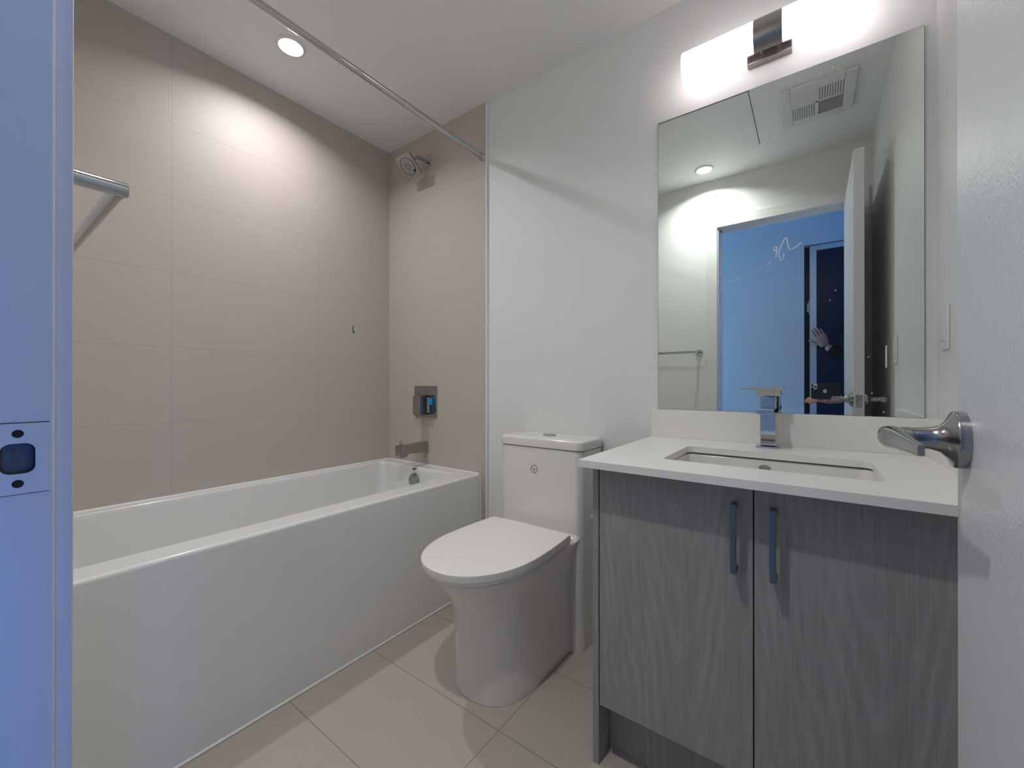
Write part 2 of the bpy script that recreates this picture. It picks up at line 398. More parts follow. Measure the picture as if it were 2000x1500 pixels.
# ------------------------------------------------------------------ bathtub
def tub():
    t = thing('bathtub', 'white alcove bathtub with a plain flat apron along the tiled wall', 'bathtub', (.37, -.78, 0))
    def L(o): o.location = (-.37, .78, 0); return o
    x0, x1, y0, y1, zt = .001, .7425, YF+.004, TS-.001, .5658
    b = B(); n = 8
    R = [rrect(x0, x1, y0, y1, .006, 0, n), rrect(x0, x1, y0, y1, .006, zt-.012, n), rrect(x0+.001, x1-.001, y0+.001, y1-.001, .006, zt-.006, n),
         rrect(x0+.004, x1-.004, y0+.004, y1-.004, .006, zt-.0015, n), rrect(x0+.010, x1-.010, y0+.010, y1-.010, .006, zt, n),
         rrect(.048, .645, -1.43, -.088, .02, zt, n), rrect(.052, .641, -1.426, -.093, .022, zt-.0015, n), rrect(.056, .637, -1.421, -.097, .026, zt-.006, n),
         rrect(.060, .633, -1.415, -.101, .034, zt-.02, n),
         rrect(.085, .612, -1.36, -.125, .06, .30, n), rrect(.10, .60, -1.32, -.15, .08, .19, n), rrect(.13, .57, -1.27, -.19, .09, .155, n), rrect(.17, .53, -1.22, -.24, .09, .145, n)]
    loft(b, R, False, True); L(link('shell', b, ACRYL, t, angle=50))
    b = B(); lathe(b, [(0, .036), (.004, .036), (.012, .033), (.015, .028), (.0155, .006), (.0135, .005), (.0135, .0005)], (.350, -.1105, .498), (0, -1, .09), 32)
    ov = L(link('overflow_cover', b, CHROME_D, t))
    b = B(); lathe(b, [(0, .028), (.006, .028), (.008, .02), (.008, .001)], (.35, -.36, .1455), (0, 0, 1), 24); L(link('drain', b, CHROME_D, t))
    b = B()   # small black chevron printed above the overflow
    for q0, q1 in (((.327, .552), (.350, .558)), ((.327, .552), (.340, .536))):
        prism(b, [(q0[0]-.005, -.1008, q0[1]+.002), (q0[0]+.005, -.1008, q0[1]-.003), (q1[0]+.003, -.1008, q1[1]-.003), (q1[0]-.002, -.1008, q1[1]+.003)], (0, .0012, 0))
    lg = L(link('printed_mark', b, BLACK, t)); lg['label'] = 'small black printed chevron'
    b = B(); tube(b, [(x1+.001, y0, .0035), (x1+.001, y1, .0035)], .0045, 10)
    tube(b, [(x1+.0012, y1-.001, .003), (x1+.0012, y1-.001, zt-.006)], .0032, 10)
    tube(b, [(.0052, y0, zt), (.0052, y1-.003, zt)], .0042, 8); tube(b, [(.005, y1-.003, zt), (x1-.01, y1-.003, zt)], .0034, 8)
    L(link('caulk_bead', b, CAULK, t))
    return t
tub()

# ------------------------------------------------------------------ shower fittings
def shower():
    t = thing('wall_shower', 'square chrome shower head tilted down high on the alcove wall', 'shower head', (.336, TS, 2.28))
    off = Vector((.336, TS, 2.28))
    def L(o): o.location = -off; return o
    b = B(); box(b, .304, .371, TS-.006, TS, 2.246, 2.313, .002); L(link('flange', b, CHROME, t))
    b = B(); tube(b, [(.336, TS, 2.28), (.336, -.05, 2.282), (.336, -.075, 2.279), (.336, -.095, 2.268), (.336, -.110, 2.252), (.336, -.122, 2.236)], .0098, 16); L(link('arm', b, CHROME, t))
    tilt = math.radians(40); n = Vector((0, -math.sin(tilt), -math.cos(tilt))); c = Vector((.331, -.14, 2.2))
    v = Vector((0, -math.cos(tilt), math.sin(tilt))); u = Vector((1, 0, 0))
    M = Matrix((( u.x, v.x, -n.x, c.x), (u.y, v.y, -n.y, c.y), (u.z, v.z, -n.z, c.z), (0, 0, 0, 1)))   # local z points back out of the head
    b = B(); s = .060; box(b, -s, s, -s, s, 0, .013, .003, 2, M)
    box(b, -.035, .035, -.035, .035, .0125, .026, .006, 2, M)
    bmesh_loc = b; hd = L(link('head', bmesh_loc, CHROME_D, t))
    b = B(); lathe(b, [(0, .016), (.018, .016), (.026, .012)], c - n*.024, -n, 20); L(link('swivel', b, CHROME, t))
    b = B(); torus(b, c + n*.0006, n, .046, .0016, 40, 6); link('spray_ring', b, LOGOG, hd)
    b = B()
    for R, k in ((.0120, 8), (.0205, 12), (.029, 16), (.0375, 22)):
        for i in range(k):
            a = 2*PI*i/k; p = c + (u*math.cos(a) + v*math.sin(a))*R
            q = .0036 if R < .013 else (.0024 if R < .021 else .0012); lathe(b, [(0, q), (.0016, q*.7)], p - n*.0002, n, 8)
    link('nozzles', b, LOGOG, hd)
    b = B(); p = c + u*.030 - v*.030; lathe(b, [(0, .006), (.004, .0055), (.005, .003)], p, n, 14); link('spray_selector', b, BLACK, hd)
shower()
def valve():
    t = thing('shower_valve', 'square chrome mixer valve with a block handle on the alcove wall', 'valve', (.333, TS, .92))
    off = Vector((.333, TS, .92))
    def L(o): o.location = -off; return o
    b = B(); box(b, .243, .424, TS-.009, TS, .835, 1.010, .003); L(link('cover_plate', b, CHROME_D, t))
    b = B(); box(b, .315, .395, -.050, TS-.008, .862, .946, .002); hub = L(link('hub', b, CHROME, t))
    b = B(); box(b, .297, .354, -.078, -.030, .848, .957, .002); hnd = L(link('handle', b, CHROME_D, t))
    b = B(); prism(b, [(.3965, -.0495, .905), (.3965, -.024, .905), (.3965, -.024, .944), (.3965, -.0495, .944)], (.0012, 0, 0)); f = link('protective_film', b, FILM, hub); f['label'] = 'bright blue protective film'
valve()
def spout():
    t = thing('tub_spout', 'square grey chrome tub spout with a pull-up diverter', 'spout', (.331, TS, .66))
    off = Vector((.331, TS, .66))
    def L(o): o.location = -off; return o
    b = B()
    prof = [(TS, .697), (-.190, .694), (-.208, .690), (-.208, .628), (-.163, .628), (-.157, .645), (-.06, .640), (TS-.012, .632), (TS, .630)]
    prism(b, [(.309, y, z) for y, z in prof], (.044, 0, 0)); bmesh.ops.bevel(b, geom=list(b.edges), offset=.0016, segments=2, affect='EDGES')
    L(link('body', b, CHROME_D, t, angle=25))
    b = B(); lathe(b, [(0, .004), (.006, .004), (.007, .0075), (.020, .0085), (.021, .0075)], (.331, -.188, .693), (0, 0, 1), 18); L(link('diverter_knob', b, CHROME_D, t))
spout()
# curtain rod across the alcove
rod = thing('shower_curtain_rod', 'long chrome shower curtain rod spanning the alcove below the ceiling', 'curtain rod', (.755, TS, 2.168))
b = B(); tube(b, [(0, -.004, 0), (0, -.50, 0)], .0135, 24); tube(b, [(0, -.50, 0), (0, YF-TS+.004, 0)], .0120, 24); link('bar', b, CHROME, rod)
for y, d in ((0, -1), (YF-TS, 1)):
    b = B(); lathe(b, [(0, .0205), (.004, .0205), (.008, .018), (.012, .0165), (.03, .0160), (.032, .0145)], (0, y, 0), (0, d, 0), 28); link('end_flange', b, CHROME, rod)
st = B(); prism(st, [(0, -.2600, 1.352), (0, -.2545, 1.350), (0, -.2575, 1.334), (0, -.2520, 1.318), (0, -.2475, 1.312), (0, -.2530, 1.306), (0, -.2615, 1.315), (0, -.2635, 1.335)], (.0009, 0, 0))
tag(link('tape_scrap', st, GREEN), 'tiny green scrap of tape stuck on the long tiled wall', 'tape')

# ------------------------------------------------------------------ toilet
def toilet():
    X = 1.207
    t = thing('toilet', 'white one-piece skirted toilet with closed lid between tub and vanity', 'toilet', (X, -.35, 0))
    def L(o): o.location = (-X, .35, 0); return o
    def outline(w, wb, yb, ym, yf, z, n=22, ex=2.25):
        """D outline: right back corner, round the front, left back corner"""
        pts = [Vector((X+wb, yb, z)), Vector((X+wb+(w-wb)*.6, yb+(ym-yb)*.33, z)), Vector((X+wb+(w-wb)*.9, yb+(ym-yb)*.66, z))]
        for k in range(n+1):
            a = PI*k/n
            c, s = math.cos(a), math.sin(a)
            pts.append(Vector((X + w*math.copysign(abs(c)**(2/ex), c), ym + (yf-ym)*abs(s)**(2/ex), z)))
        pts += [Vector((2*X-p.x, p.y, z)) for p in pts[:3][::-1]]
        return pts
    b = B()
    prof = [(0, .1435, .1515, 0, -.44, -.6085), (.003, .1445, .152, 0, -.44, -.610), (.05, .144, .152, 0, -.44, -.609), (.14, .143, .152, 0, -.44, -.611), (.23, .144, .153, 0, -.44, -.616),
            (.29, .149, .155, 0, -.445, -.634), (.33, .154, .158, 0, -.45, -.657), (.36, .161, .161, 0, -.455, -.682), (.385, .169, .164, 0, -.46, -.704), (.408, .176, .167, 0, -.465, -.721), (.420, .179, .169, 0, -.47, -.728), (.426, .179, .169, 0, -.47, -.728), (.430, .174, .164, 0, -.47, -.722)]
    loft(b, [outline(w, wb, -.15, ym, yf, z) for z, w, wb, _, ym, yf in prof])
    # tank and rear skirt, straight down to the floor
    tk = [(0, .193), (.02, .1945), (.30, .1945), (.45, .1945), (.762, .1945)]
    loft(b, [rrect(X-h, X+h, -.200, -.004, .030, z, 6) for z, h in tk])
    # shoulder that blends seat deck into the tank
    loft(b, [rrect(X-.172, X+.172, -.285, -.12, .03, .40, 6), rrect(X-.176, X+.176, -.285, -.12, .03, .424, 6), rrect(X-.180, X+.180, -.232, -.12, .028, .427, 6), rrect(X-.186, X+.186, -.210, -.12, .028, .433, 6), rrect(X-.190, X+.190, -.203, -.12, .028, .446, 6)])
    L(link('body', b, PORC, t, angle=60))
    b = B(); loft(b, [rrect(X-.192, X+.192, -.197, -.006, .028, .7615, 6), rrect(X-.192, X+.192, -.197, -.006, .028, .766, 6)]); L(link('lid_gap', b, DARK, t))
    b = B(); loft(b, [rrect(X-.198, X+.198, -.204, -.003, .030, .7655, 6), rrect(X-.199, X+.199, -.205, -.002, .030, .770, 6), rrect(X-.199, X+.199, -.205, -.002, .030, .793, 6), rrect(X-.197, X+.197, -.203, -.004, .030, .799, 6), rrect(X-.190, X+.190, -.196, -.011, .028, .803, 6), rrect(X-.12, X+.12, -.15, -.05, .028, .805, 6)])
    tl = L(link('tank_lid', b, PORC, t, angle=60))
    b = B()
    for s in (-1, 1):
        pts = []
        for k in range(13):
            a = -PI/2 + PI*k/12
            pts.append(Vector((X + s*(.001 + .030*math.cos(a)), -.108 + .020*math.sin(a), 0)))
        loft(b, [[p + Vector((0, 0, z)) for p in pts] for z in (.803, .8085)] + [[Vector((X + (p.x-X)*.85, -.108 + (p.y+.108)*.85, .8105)) for p in pts]])
    link('flush_button', b, CHROME, tl)
    # seat ring and lid
    b = B(); loft(b, [outline(w, wb, -.262, -.475, yf, z) for z, w, wb, yf in ((.4315, .176, .168, -.733), (.433, .183, .173, -.744), (.443, .184, .174, -.746), (.445, .181, .172, -.743))]); L(link('seat', b, SEATM, t, angle=50))
    b = B(); loft(b, [outline(w, wb, -.266, -.485, yf, z, 28, 2.15) for z, w, wb, yf in ((.4465, .187, .175, -.750), (.4475, .191, .178, -.756), (.464, .1925, .1795, -.758), (.4685, .1915, .1785, -.757), (.4700, .1885, .1760, -.753), (.4708, .150, .150, -.70), (.4713, .06, .07, -.60))]); L(link('seat_lid', b, SEATM, t, angle=40))
    b = B(); box(b, X-.165, X+.165, -.272, -.225, .432, .452, .004); L(link('seat_hinge', b, SEATM, t))
    # bolt cover on the right flank
    b = B(); c = Vector((X+.1475, -.345, .099)); n = Vector((1, -.0, 0))
    loft(b, [[c + n*h + Vector((0, r*.9*math.cos(2*PI*k/28), r*math.sin(2*PI*k/28))) for k in range(28)] for h, r in ((-.01, .048), (.0015, .048), (.0028, .0465), (.0032, .0445), (.0026, .0435), (.0028, .02), (.0028, .001))])
    L(link('bolt_cover', b, PORC, t))
    # round maker's mark: ring with small rows of lettering-like marks
    b = B(); cx, cz, y = 1.1885, .675, -.2002
    torus(b, (cx, y, cz), (0, 1, 0), .0155, .0011, 36, 6)
    for dx, dz, w, h in ((-.0068, .004, .0052, .0026), (.0065, .0035, .005, .0026), (-.001, -.001, .010, .0013), (.001, -.0035, .009, .0016), (0, -.0065, .0055, .0014), (0, -.0105, .0026, .0030)):
        box(b, cx+dx-w/2, cx+dx+w/2, y-.0006, y+.001, cz+dz-h/2, cz+dz+h/2)
    lg = L(link('logo', b, LOGOG, t)); lg['label'] = 'round grey printed emblem'
toilet()

# ------------------------------------------------------------------ vanity
VX0, VX1, VF, ZC = 1.622, XR-.001, -.572, .8216
def vanity():
    t = thing('vanity_cabinet', 'grey wood-grain two-door vanity cabinet under the white worktop', 'cabinet', (VX0, VF, 0))
    off = Vector((VX0, VF, 0))
    def P(name, x0, x1, y0, y1, z0, z1, mat=WOOD, bev=.0008, par=t):
        b = B(); box(b, 0, x1-x0, 0, y1-y0, 0, z1-z0, bev)
        o = link(name, b, mat, par); o.location = Vector((x0, y0, z0)) - (off if par is t else Vector((0, 0, 0))); return o
    P('side_panel', VX0, VX0+.0165, VF, -.001, 0, .8025)
    P('side_panel', VX1-.018, VX1, VF+.02, -.001, 0, .8025)
    P('toe_kick', VX0+.0175, VX1-.019, VF+.070, VF+.084, 0, .15)
    b = B(); cx0, cx1, cy0, cy1 = VX0+.0175, VX1-.019, VF+.0205, -.002
    for q in ((cx0, cx1, cy0, cy0+.001, .165, .797), (cx0, cx1, cy1-.012, cy1, .15, .80), (cx0, cx1, cy0, cy1, .15, .164)): box(b, *q)
    ca = link('carcass', b, DARK, t); ca.location = -off
    xm = 1.9975
    for x0, x1, hx in ((VX0+.0195, xm-.0013, 1.9625), (xm+.0013, VX1-.02, 2.0345)):
        b = B(); box(b, 0, x1-x0, 0, .019, 0, .7905-.163, .0008)
        d = link('door', b, WOOD, t); d.location = Vector((x0, VF, .163)) - off
        # square bar pull
        b = B(); hw = .0058; z0, z1 = .611, .760
        box(b, hx-hw, hx+hw, VF-.032, VF-.024, z0, z1, .0008)
        box(b, hx-hw, hx+hw, VF-.0245, VF, z1-.011, z1, .0008); box(b, hx-hw, hx+hw, VF-.0245, VF, z0, z0+.011, .0008)
        h = link('handle', b, PULLM, d); h.location = -Vector((x0, VF, .163)); h['label'] = 'slim square metal bar pull'
vanity()
def worktop():
    t = thing('worktop', 'white quartz vanity worktop with backsplash and a sink cut-out', 'worktop', (2.0, -.3, ZC))
    off = Vector((2.0, -.3, ZC))
    def L(o): o.location = -off; return o
    zb = ZC-.0185
    b = B(); N = 5
    hx = (1.780, 2.221, -.485, -.206)
    inn = rrect(*hx, .018, 0, N); out = []
    x0, x1, y0, y1 = 1.606, XR-.0005, -.628, -.0005
    # outer loop with the same count: spread the loop points onto the outer rectangle
    cx, cy = (x0+x1)/2, (y0+y1)/2
    corners = {0: (x1, y1), 1: (x0, y1), 2: (x0, y0), 3: (x1, y0)}
    for i in range(len(inn)):
        q = i//(N+1); out.append(Vector((*corners[q], 0)))
    # build faces by hand (corner fans collapse to single vertices)
    def ring(zt): return [b.verts.new((p.x, p.y, zt)) for p in inn], [b.verts.new((*corners[q], zt)) for q in range(4)]
    it, ot = ring(ZC); ib, ob = ring(zb)
    n = len(inn)
    for I, O in ((it, ot), (ib, ob)):
        for i in range(n):
            j = (i+1) % n; q, q2 = i//(N+1), j//(N+1)
            if q == q2: b.faces.new((I[i], I[j], O[q]))
            else: b.faces.new((I[i], I[j], O[q2], O[q]))
    for i in range(n): b.faces.new((it[i], it[(i+1) % n], ib[(i+1) % n], ib[i]))
    for q in range(4): b.faces.new((ot[q], ot[(q+1) % 4], ob[(q+1) % 4], ob[q]))
    L(link('slab', b, COUNTER, t))
    b = B(); box(b, 1.6035, XR-.0005, -.0195, -.0005, ZC, .9246, .0012); L(link('backsplash', b, COUNTER, t))
    b = B(); box(b, 2.355, XR-.0005, -.567, -.0197, ZC, .9246, .0012); L(link('side_splash', b, COUNTER, t))
    return t
worktop()
def sink():
    t = thing('sink', 'white rectangular basin set under the worktop cut-out', 'sink', (2.0, -.345, .70))
    off = Vector((2.0, -.345, .70))
    def L(o): o.location = -off; return o
    b = B(); N = 6; zb = ZC-.0185
    R = [rrect(1.756, 2.245, -.509, -.182, .03, zb-.0045, N), rrect(1.774, 2.227, -.491, -.200, .030, zb-.0045, N), rrect(1.777, 2.224, -.488, -.203, .032, zb-.010, N),
         rrect(1.783, 2.218, -.482, -.208, .04, .73, N), rrect(1.80, 2.20, -.465, -.222, .05, .695, N), rrect(1.84, 2.16, -.43, -.26, .05, .684, N), rrect(1.95, 2.05, -.37, -.31, .028, .681, N)]
    inner = R
    outer = [[Vector((2.0 + (p.x-2.0)*1.03, -.345 + (p.y+.345)*1.05, p.z-.010)) for p in r] for r in R[::-1][:-1]] + [rrect(1.756, 2.245, -.509, -.182, .03, zb-.012, N)]
    loft(b, inner + outer + [R[0]], False, False)
    bmesh.ops.remove_doubles(b, verts=b.verts, dist=1e-6)
    L(link('basin', b, PORC, t, angle=60))
    b = B(); c = Vector((1.988, -.2065, .776))
    loft(b, [[c + Vector((r*1.0*math.cos(2*PI*k/26), -h, r*.62*math.sin(2*PI*k/26))) for k in range(26)] for h, r in ((-.004, .0155), (.001, .0155), (.0022, .0145), (.0022, .0115), (.0008, .0105), (.0005, .001))])
    ov = L(link('overflow_ring', b, CHROME, t))
    b = B(); lathe(b, [(0, .022), (.003, .022), (.005, .018), (.005, .001)], (2.0, -.34, .6815), (0, 0, 1), 24); L(link('drain', b, CHROME, t))
sink()
def faucet():
    X = 1.989
    t = thing('faucet', 'square chrome single-lever faucet standing behind the sink', 'faucet', (X, -.085, ZC))
    off = Vector((X, -.085, ZC))
    def L(o): o.location = -off; return o
    b = B(); box(b, X-.032, X+.030, -.118, -.052, ZC, ZC+.006, .001); L(link('base_plate', b, CHROME, t))
    b = B(); box(b, X-.0215, X+.0215, -.106, -.062, ZC+.006, .981, .0035, 3); L(link('column', b, CHROME, t))
    b = B(); box(b, X-.0215, X+.0215, -.185, -.062, .9290, .9450, .0025, 3); L(link('spout', b, CHROME, t))
    b = B()
    rot = Matrix.Translation((X, -.084, 0)) @ Matrix.Rotation(math.radians(-14), 4, 'Z') @ Matrix.Translation((-X, .084, 0))
    box(b, X-.0245, X+.024, -.108, -.060, .982, 1.000, .0012, 2, rot)
    n0 = len(b.verts)
    prism(b, [(X-.0800, 0, 1.0020), (X-.0800, 0, 1.0068), (X+.032, 0, 1.0105), (X+.032, 0, 1.0000), (X-.025, 0, .9995)], (0, .044, 0))
    for v in b.verts:
        if v.co.y >= -.05: v.co.y -= .106
    RL = Matrix.Translation((X, -.084, 0)) @ Matrix.Rotation(math.radians(-14), 4, 'Z') @ Matrix.Translation((-X, .084, 0))
    for k, v in enumerate(b.verts):
        if k >= n0: v.co = RL @ v.co
    L(link('lever', b, CHROME, t, angle=20))
    b = B(); tube(b, [(X+.002, -.050, ZC), (X+.002, -.050, .965)], .0026, 10); sphere(b, (X+.002, -.050, .969), .0055); L(link('drain_rod', b, CHROME, t))
faucet()
# mirror with pencil-like marks and smears on its face
mi = thing('mirror', 'frameless wall mirror with smears above the backsplash', 'mirror', (1.9875, 0, .9254))
def ML(o): o.location = -Vector((1.9875, 0, .9254)); return o
b = B(); box(b, 1.6253, 2.3496, -.0055, -.0006, .9254, 2.0124); ML(link('glass_edge', b, simple('mirror_edge', (.10, .13, .115), .3, 0, .5, .1, 50), mi))
b = B(); prism(b, [(1.6262, -.0060, .9256), (2.3487, -.0060, .9256), (2.3487, -.0060, 2.0115), (1.6262, -.0060, 2.0115)], (0, .0006, 0)); ML(link('glass', b, MIRROR, mi))
def mk(pts, r):
    """stroke on the face of the glass through points (x, z)"""
    return [Vector((x, -.0062, z)) for x, z in pts], r
b = B()
def smooth_poly(pts, n=6):
    P = [Vector((p[0], p[1], 0)) for p in pts]; out = []
    for i in range(len(P)-1):
        p0, p1, p2, p3 = P[max(i-1, 0)], P[i], P[i+1], P[min(i+2, len(P)-1)]
        for k in range(n):
            s = k/n; q = .5*((2*p1) + (p2-p0)*s + (2*p0-5*p1+4*p2-p3)*s*s + (3*p1-p0-3*p2+p3)*s**3); out.append((q.x, q.y))
    return out + [pts[-1]]
def stroke(b, pts, r, ease=True):
    q, rad = mk(smooth_poly(pts) if ease and len(pts) > 2 else pts, r)
    rings = []
    for i, p in enumerate(q):
        d = (q[min(i+1, len(q)-1)] - q[max(i-1, 0)]).normalized(); s = Vector((d.z, 0, -d.x))
        k = rad*(.55 if i in (0, len(q)-1) else 1)
        rings.append([p + s*k, p + Vector((0, -.0003, 0)), p - s*k, p + Vector((0, .0002, 0))])
    loft(b, rings)
for pts, r in (([(2.0139, 1.43), (2.0125, 1.4486), (2.0195, 1.4705), (2.0278, 1.4886), (2.0326, 1.4876), (2.036, 1.4671), (2.0401, 1.4531), (2.0482, 1.4515), (2.0603, 1.4589), (2.0723, 1.4671)], .00085),
               ([(2.0083, 1.4594), (1.9999, 1.4544), (1.9978, 1.4631), (2.0027, 1.468), (2.0069, 1.4597), (2.0048, 1.4417), (2.002, 1.4339)], .0008),
               ([(2.0139, 1.43), (2.016, 1.4213), (2.0223, 1.4252), (2.025, 1.4363), (2.0229, 1.4433)], .0007), ([(1.867, 1.3721), (1.9105, 1.3847)], .0009), ([(1.9786, 1.4087), (1.9886, 1.4221)], .0009), ([(1.9553, 1.3982), (1.9699, 1.4076)], .0006)):
    b = B(); stroke(b, pts, r*1.7); sm = ML(link('pen_stroke', b, SMEAR, mi)); sm['label'] = 'thin pale pen stroke on the glass'
SM = [([(2.2704, 1.1297), (2.2704, 1.0664)], .0030), ([(1.8219, 1.7406), (1.8268, 1.7347), (1.8317, 1.7242), (1.8366, 1.7103)], .0028), ([(1.8169, 1.6924), (1.8317, 1.6703)], .0018)]
for x, z, r in ((1.6477, 1.7354, .0022), (1.6552, 1.7275, .0016), (1.6608, 1.7337, .0016), (1.6775, 1.731, .0018), (1.683, 1.7256, .0012), (1.7156, 1.7016, .0014), (1.7613, 1.7448, .0014), (1.7936, 1.7426, .0014), (1.6439, 1.8662, .0018), (2.15, 1.9858, .002), (2.1175, 1.9817, .0022), (2.1561, 1.3042, .0016), (2.1426, 1.2763, .0016), (1.6344, 1.9879, .0014), (2.2314, 1.0989, .0014), (2.2394, 0.9924, .0015), (2.2649, 0.9381, .002)):
    SM.append(([(x-.0015, z-.0017), (x+.0015, z+.0017)], r))
for pts, r in SM:
    b = B(); stroke(b, pts, r, False); ML(link('smear', b, SMEAR, mi))

# toilet paper holder tip on the cabinet flank
tp = thing('paper_holder', 'small chrome toilet paper holder on the cabinet side by the toilet', 'paper holder', (VX0, -.50, .640))
b = B(); box(b, -.006, 0, -.022, .022, -.022, .022, .002); link('mounting_plate', b, CHROME, tp)
b = B(); tube(b, [(-.004, .0, 0), (-.030, 0, 0)], .006, 14); link('post', b, CHROME, tp)
b = B(); box(b, -.036, -.022, -.018, .150, -.007, .007, .003); link('roll_bar', b, CHROME, tp)

# wall plates
def plate(y, z, name, label, cat):
    t = thing(name, label, cat, (XR, y, z))
    b = B(); box(b, -.0055, 0, -.036, .036, -.057, .057, .002); link('cover_plate', b, WHITEP, t)
    b = B(); box(b, -.009, -.004, -.0165, .0165, -.034, .034, .0012); ins = link('insert', b, WHITEP, t)
    return t, ins
plate(-.094, 1.164, 'power_outlet', 'white wall outlet above the side splash near the mirror', 'outlet')
sw, _ = plate(-.690, 1.160, 'light_switch', 'white light switch on the right wall, seen in the mirror', 'switch')

# ------------------------------------------------------------------ lamps
def sconce():
    t = thing('wall_sconce', 'two-bulb vanity light with frosted curved shades and metal centre above the mirror', 'wall light', (1.986, 0, 2.115))
    off = Vector((1.986, 0, 2.115))
    def L(o): o.location = -off; return o
    b = B(); box(b, 1.924, 2.048, -.028, -.0005, 2.082, 2.175, .002); L(link('back_plate', b, BRONZE, t))
    def arc(x0, x1, r, th, z0=2.122, name='shade', mat=SHADE, n=14):
        b = B(); P = []
        for k in range(n+1):
            a = math.radians(-62 + 124*k/n); P.append((-.062 - r*math.cos(a)*.95, z0 + r*1.03*math.sin(a)))
        q = [(-.062 - (r-th)*math.cos(math.radians(-62+124*k/n))*.95, z0 + (r-th)*1.03*math.sin(math.radians(-62+124*k/n))) for k in range(n+1)]
        poly = [(x0, y, z) for y, z in P] + [(x0, y, z) for y, z in q[::-1]]
        prism(b, poly, (x1-x0, 0, 0)); return L(link(name, b, mat, t, angle=30))
    arc(1.736, 1.951, .058, .004); arc(2.025, 2.240, .058, .004)
    arc(1.950, 2.026, .059, .006, name='centre_strap', mat=BRONZE)
    b = B(); box(b, 1.965, 2.011, -.118, -.025, 2.112, 2.132, .002); L(link('arm', b, BRONZE, t))
    for s in (-1, 1):
        b = B(); tube(b, [(1.988 + s*.03, -.06, 2.118), (1.988+s*.075, -.06, 2.112)], .017, 20); h = L(link('socket', b, BRONZE, t))
        b = B(); cx = 1.988 + s*.137
        lathe(b, [(-.062, .014), (-.05, .016), (-.036, .026), (-.02, .034), (0, .037), (.016, .033), (.028, .022), (.034, .008), (.035, .001)], (cx, -.06, 2.098), (s, 0, -.12), 28)
        L(link('bulb', b, BULB, t))
sconce()
def downlight(x, y, label, m, watts, spread):
    t = thing('recessed_downlight', label, 'ceiling light', (x, y, H))
    b = B(); lathe(b, [(0, .058), (.003, .058), (.0075, .052), (.0085, .0485), (.008, .0465), (.0012, .0455)], (0, 0, 0), (0, 0, -1), 40); link('trim_ring', b, WHITEP, t)
    b = B(); lathe(b, [(-.001, .0455), (.0010, .0455), (.0014, .044), (.0016, .001)], (0, 0, 0), (0, 0, -1), 36); link('lens', b, m, t)
    k = max(max(watts), 1e-6); ld = bpy.data.lights.new('beam', 'AREA'); ld.shape = 'DISK'; ld.size = .055; ld.energy = k; ld.spread = math.radians(spread)
    ld.color = tuple(c/k for c in watts); lo = bpy.data.objects.new('beam', ld); COL.objects.link(lo); lo.parent = t; lo.location = (0, 0, -.0022)
downlight(.336, -.760, 'round recessed downlight over the bathtub', DOWN, TUB_W, TUB_SPREAD)
downlight(1.522, -1.350, 'round recessed downlight near the doorway, seen only in the mirror', DOWN2, DOOR_W, DOOR_SPREAD)
# exhaust fan grille
def fan():
    x0, x1, y0, y1 = 1.970, 2.264, -1.131, -.792
    t = thing('exhaust_fan_grille', 'square white ceiling fan grille with slotted quarters, seen in the mirror', 'vent', ((x0+x1)/2, (y0+y1)/2, H))
    off = Vector(((x0+x1)/2, (y0+y1)/2, H))
    def L(o): o.location = -off; return o
    xm, ym = 2.117, -.955
    gx0, gx1, gy0, gy1 = 2.012, 2.222, -1.080, -.845
    zt, zb = H-.016, H-.0005
    b = B(); box(b, x0, gx0, y0, y1, zt, zb, .004); box(b, gx1, x1, y0, y1, zt, zb, .004); box(b, gx0, gx1, y0, gy0, zt, zb, .002); box(b, gx0, gx1, gy1, y1, zt, zb, .002)
    box(b, xm-.006, xm+.006, gy0, gy1, zt, zb); box(b, gx0, gx1, ym-.006, ym+.006, zt, zb)
    L(link('frame', b, VENTP, t))
    b = B(); box(b, gx0, gx1, gy0, gy1, zt+.0045, H-.0005); L(link('dark_inside', b, DARK, t))
    b = B(); box(b, gx0, xm-.006, ym+.006, gy1, zt-.001, H-.006)
    for k in range(9): yy = ym+.012 + k*(gy1-ym-.018)/9; box(b, gx0+.004, xm-.010, yy, yy+.004, zt-.002, zt)
    L(link('light_cover', b, VENTP, t))
    b = B()
    for xa, xb, ya, yb in ((xm+.006, gx1, ym+.006, gy1), (gx0, xm-.006, gy0, ym-.006)):
        for k in range(11):
            xx = xa + (xb-xa)*k/10; box(b, xx-.0036, xx+.0036, ya, yb, zt+.0005, zt+.0046)
    L(link('slats', b, VENTP, t))
    b = B()
    for k in range(12):
        yy = gy0 + (ym-.006-gy0)*k/11; box(b, xm+.006, gx1, yy-.0008, yy+.0008, zt+.002, zt+.0046)
    L(link('fine_slats', b, VENTP, t))
fan()
# flush ceiling access panel: a leaf with a shadow gap
ah = thing('ceiling_access_panel', 'flush square ceiling access panel outlined by a thin gap, seen in the mirror', 'panel', (1.55, -.965, H))
b = B(); box(b, -.301, .299, -.272, .272, -.0012, 0); link('shadow_gap', b, DARK, ah)
b = B(); box(b, -.2985, .2965, -.2695, .2695, -.0035, -.0011, .0005); link('leaf', b, CEIL, ah)

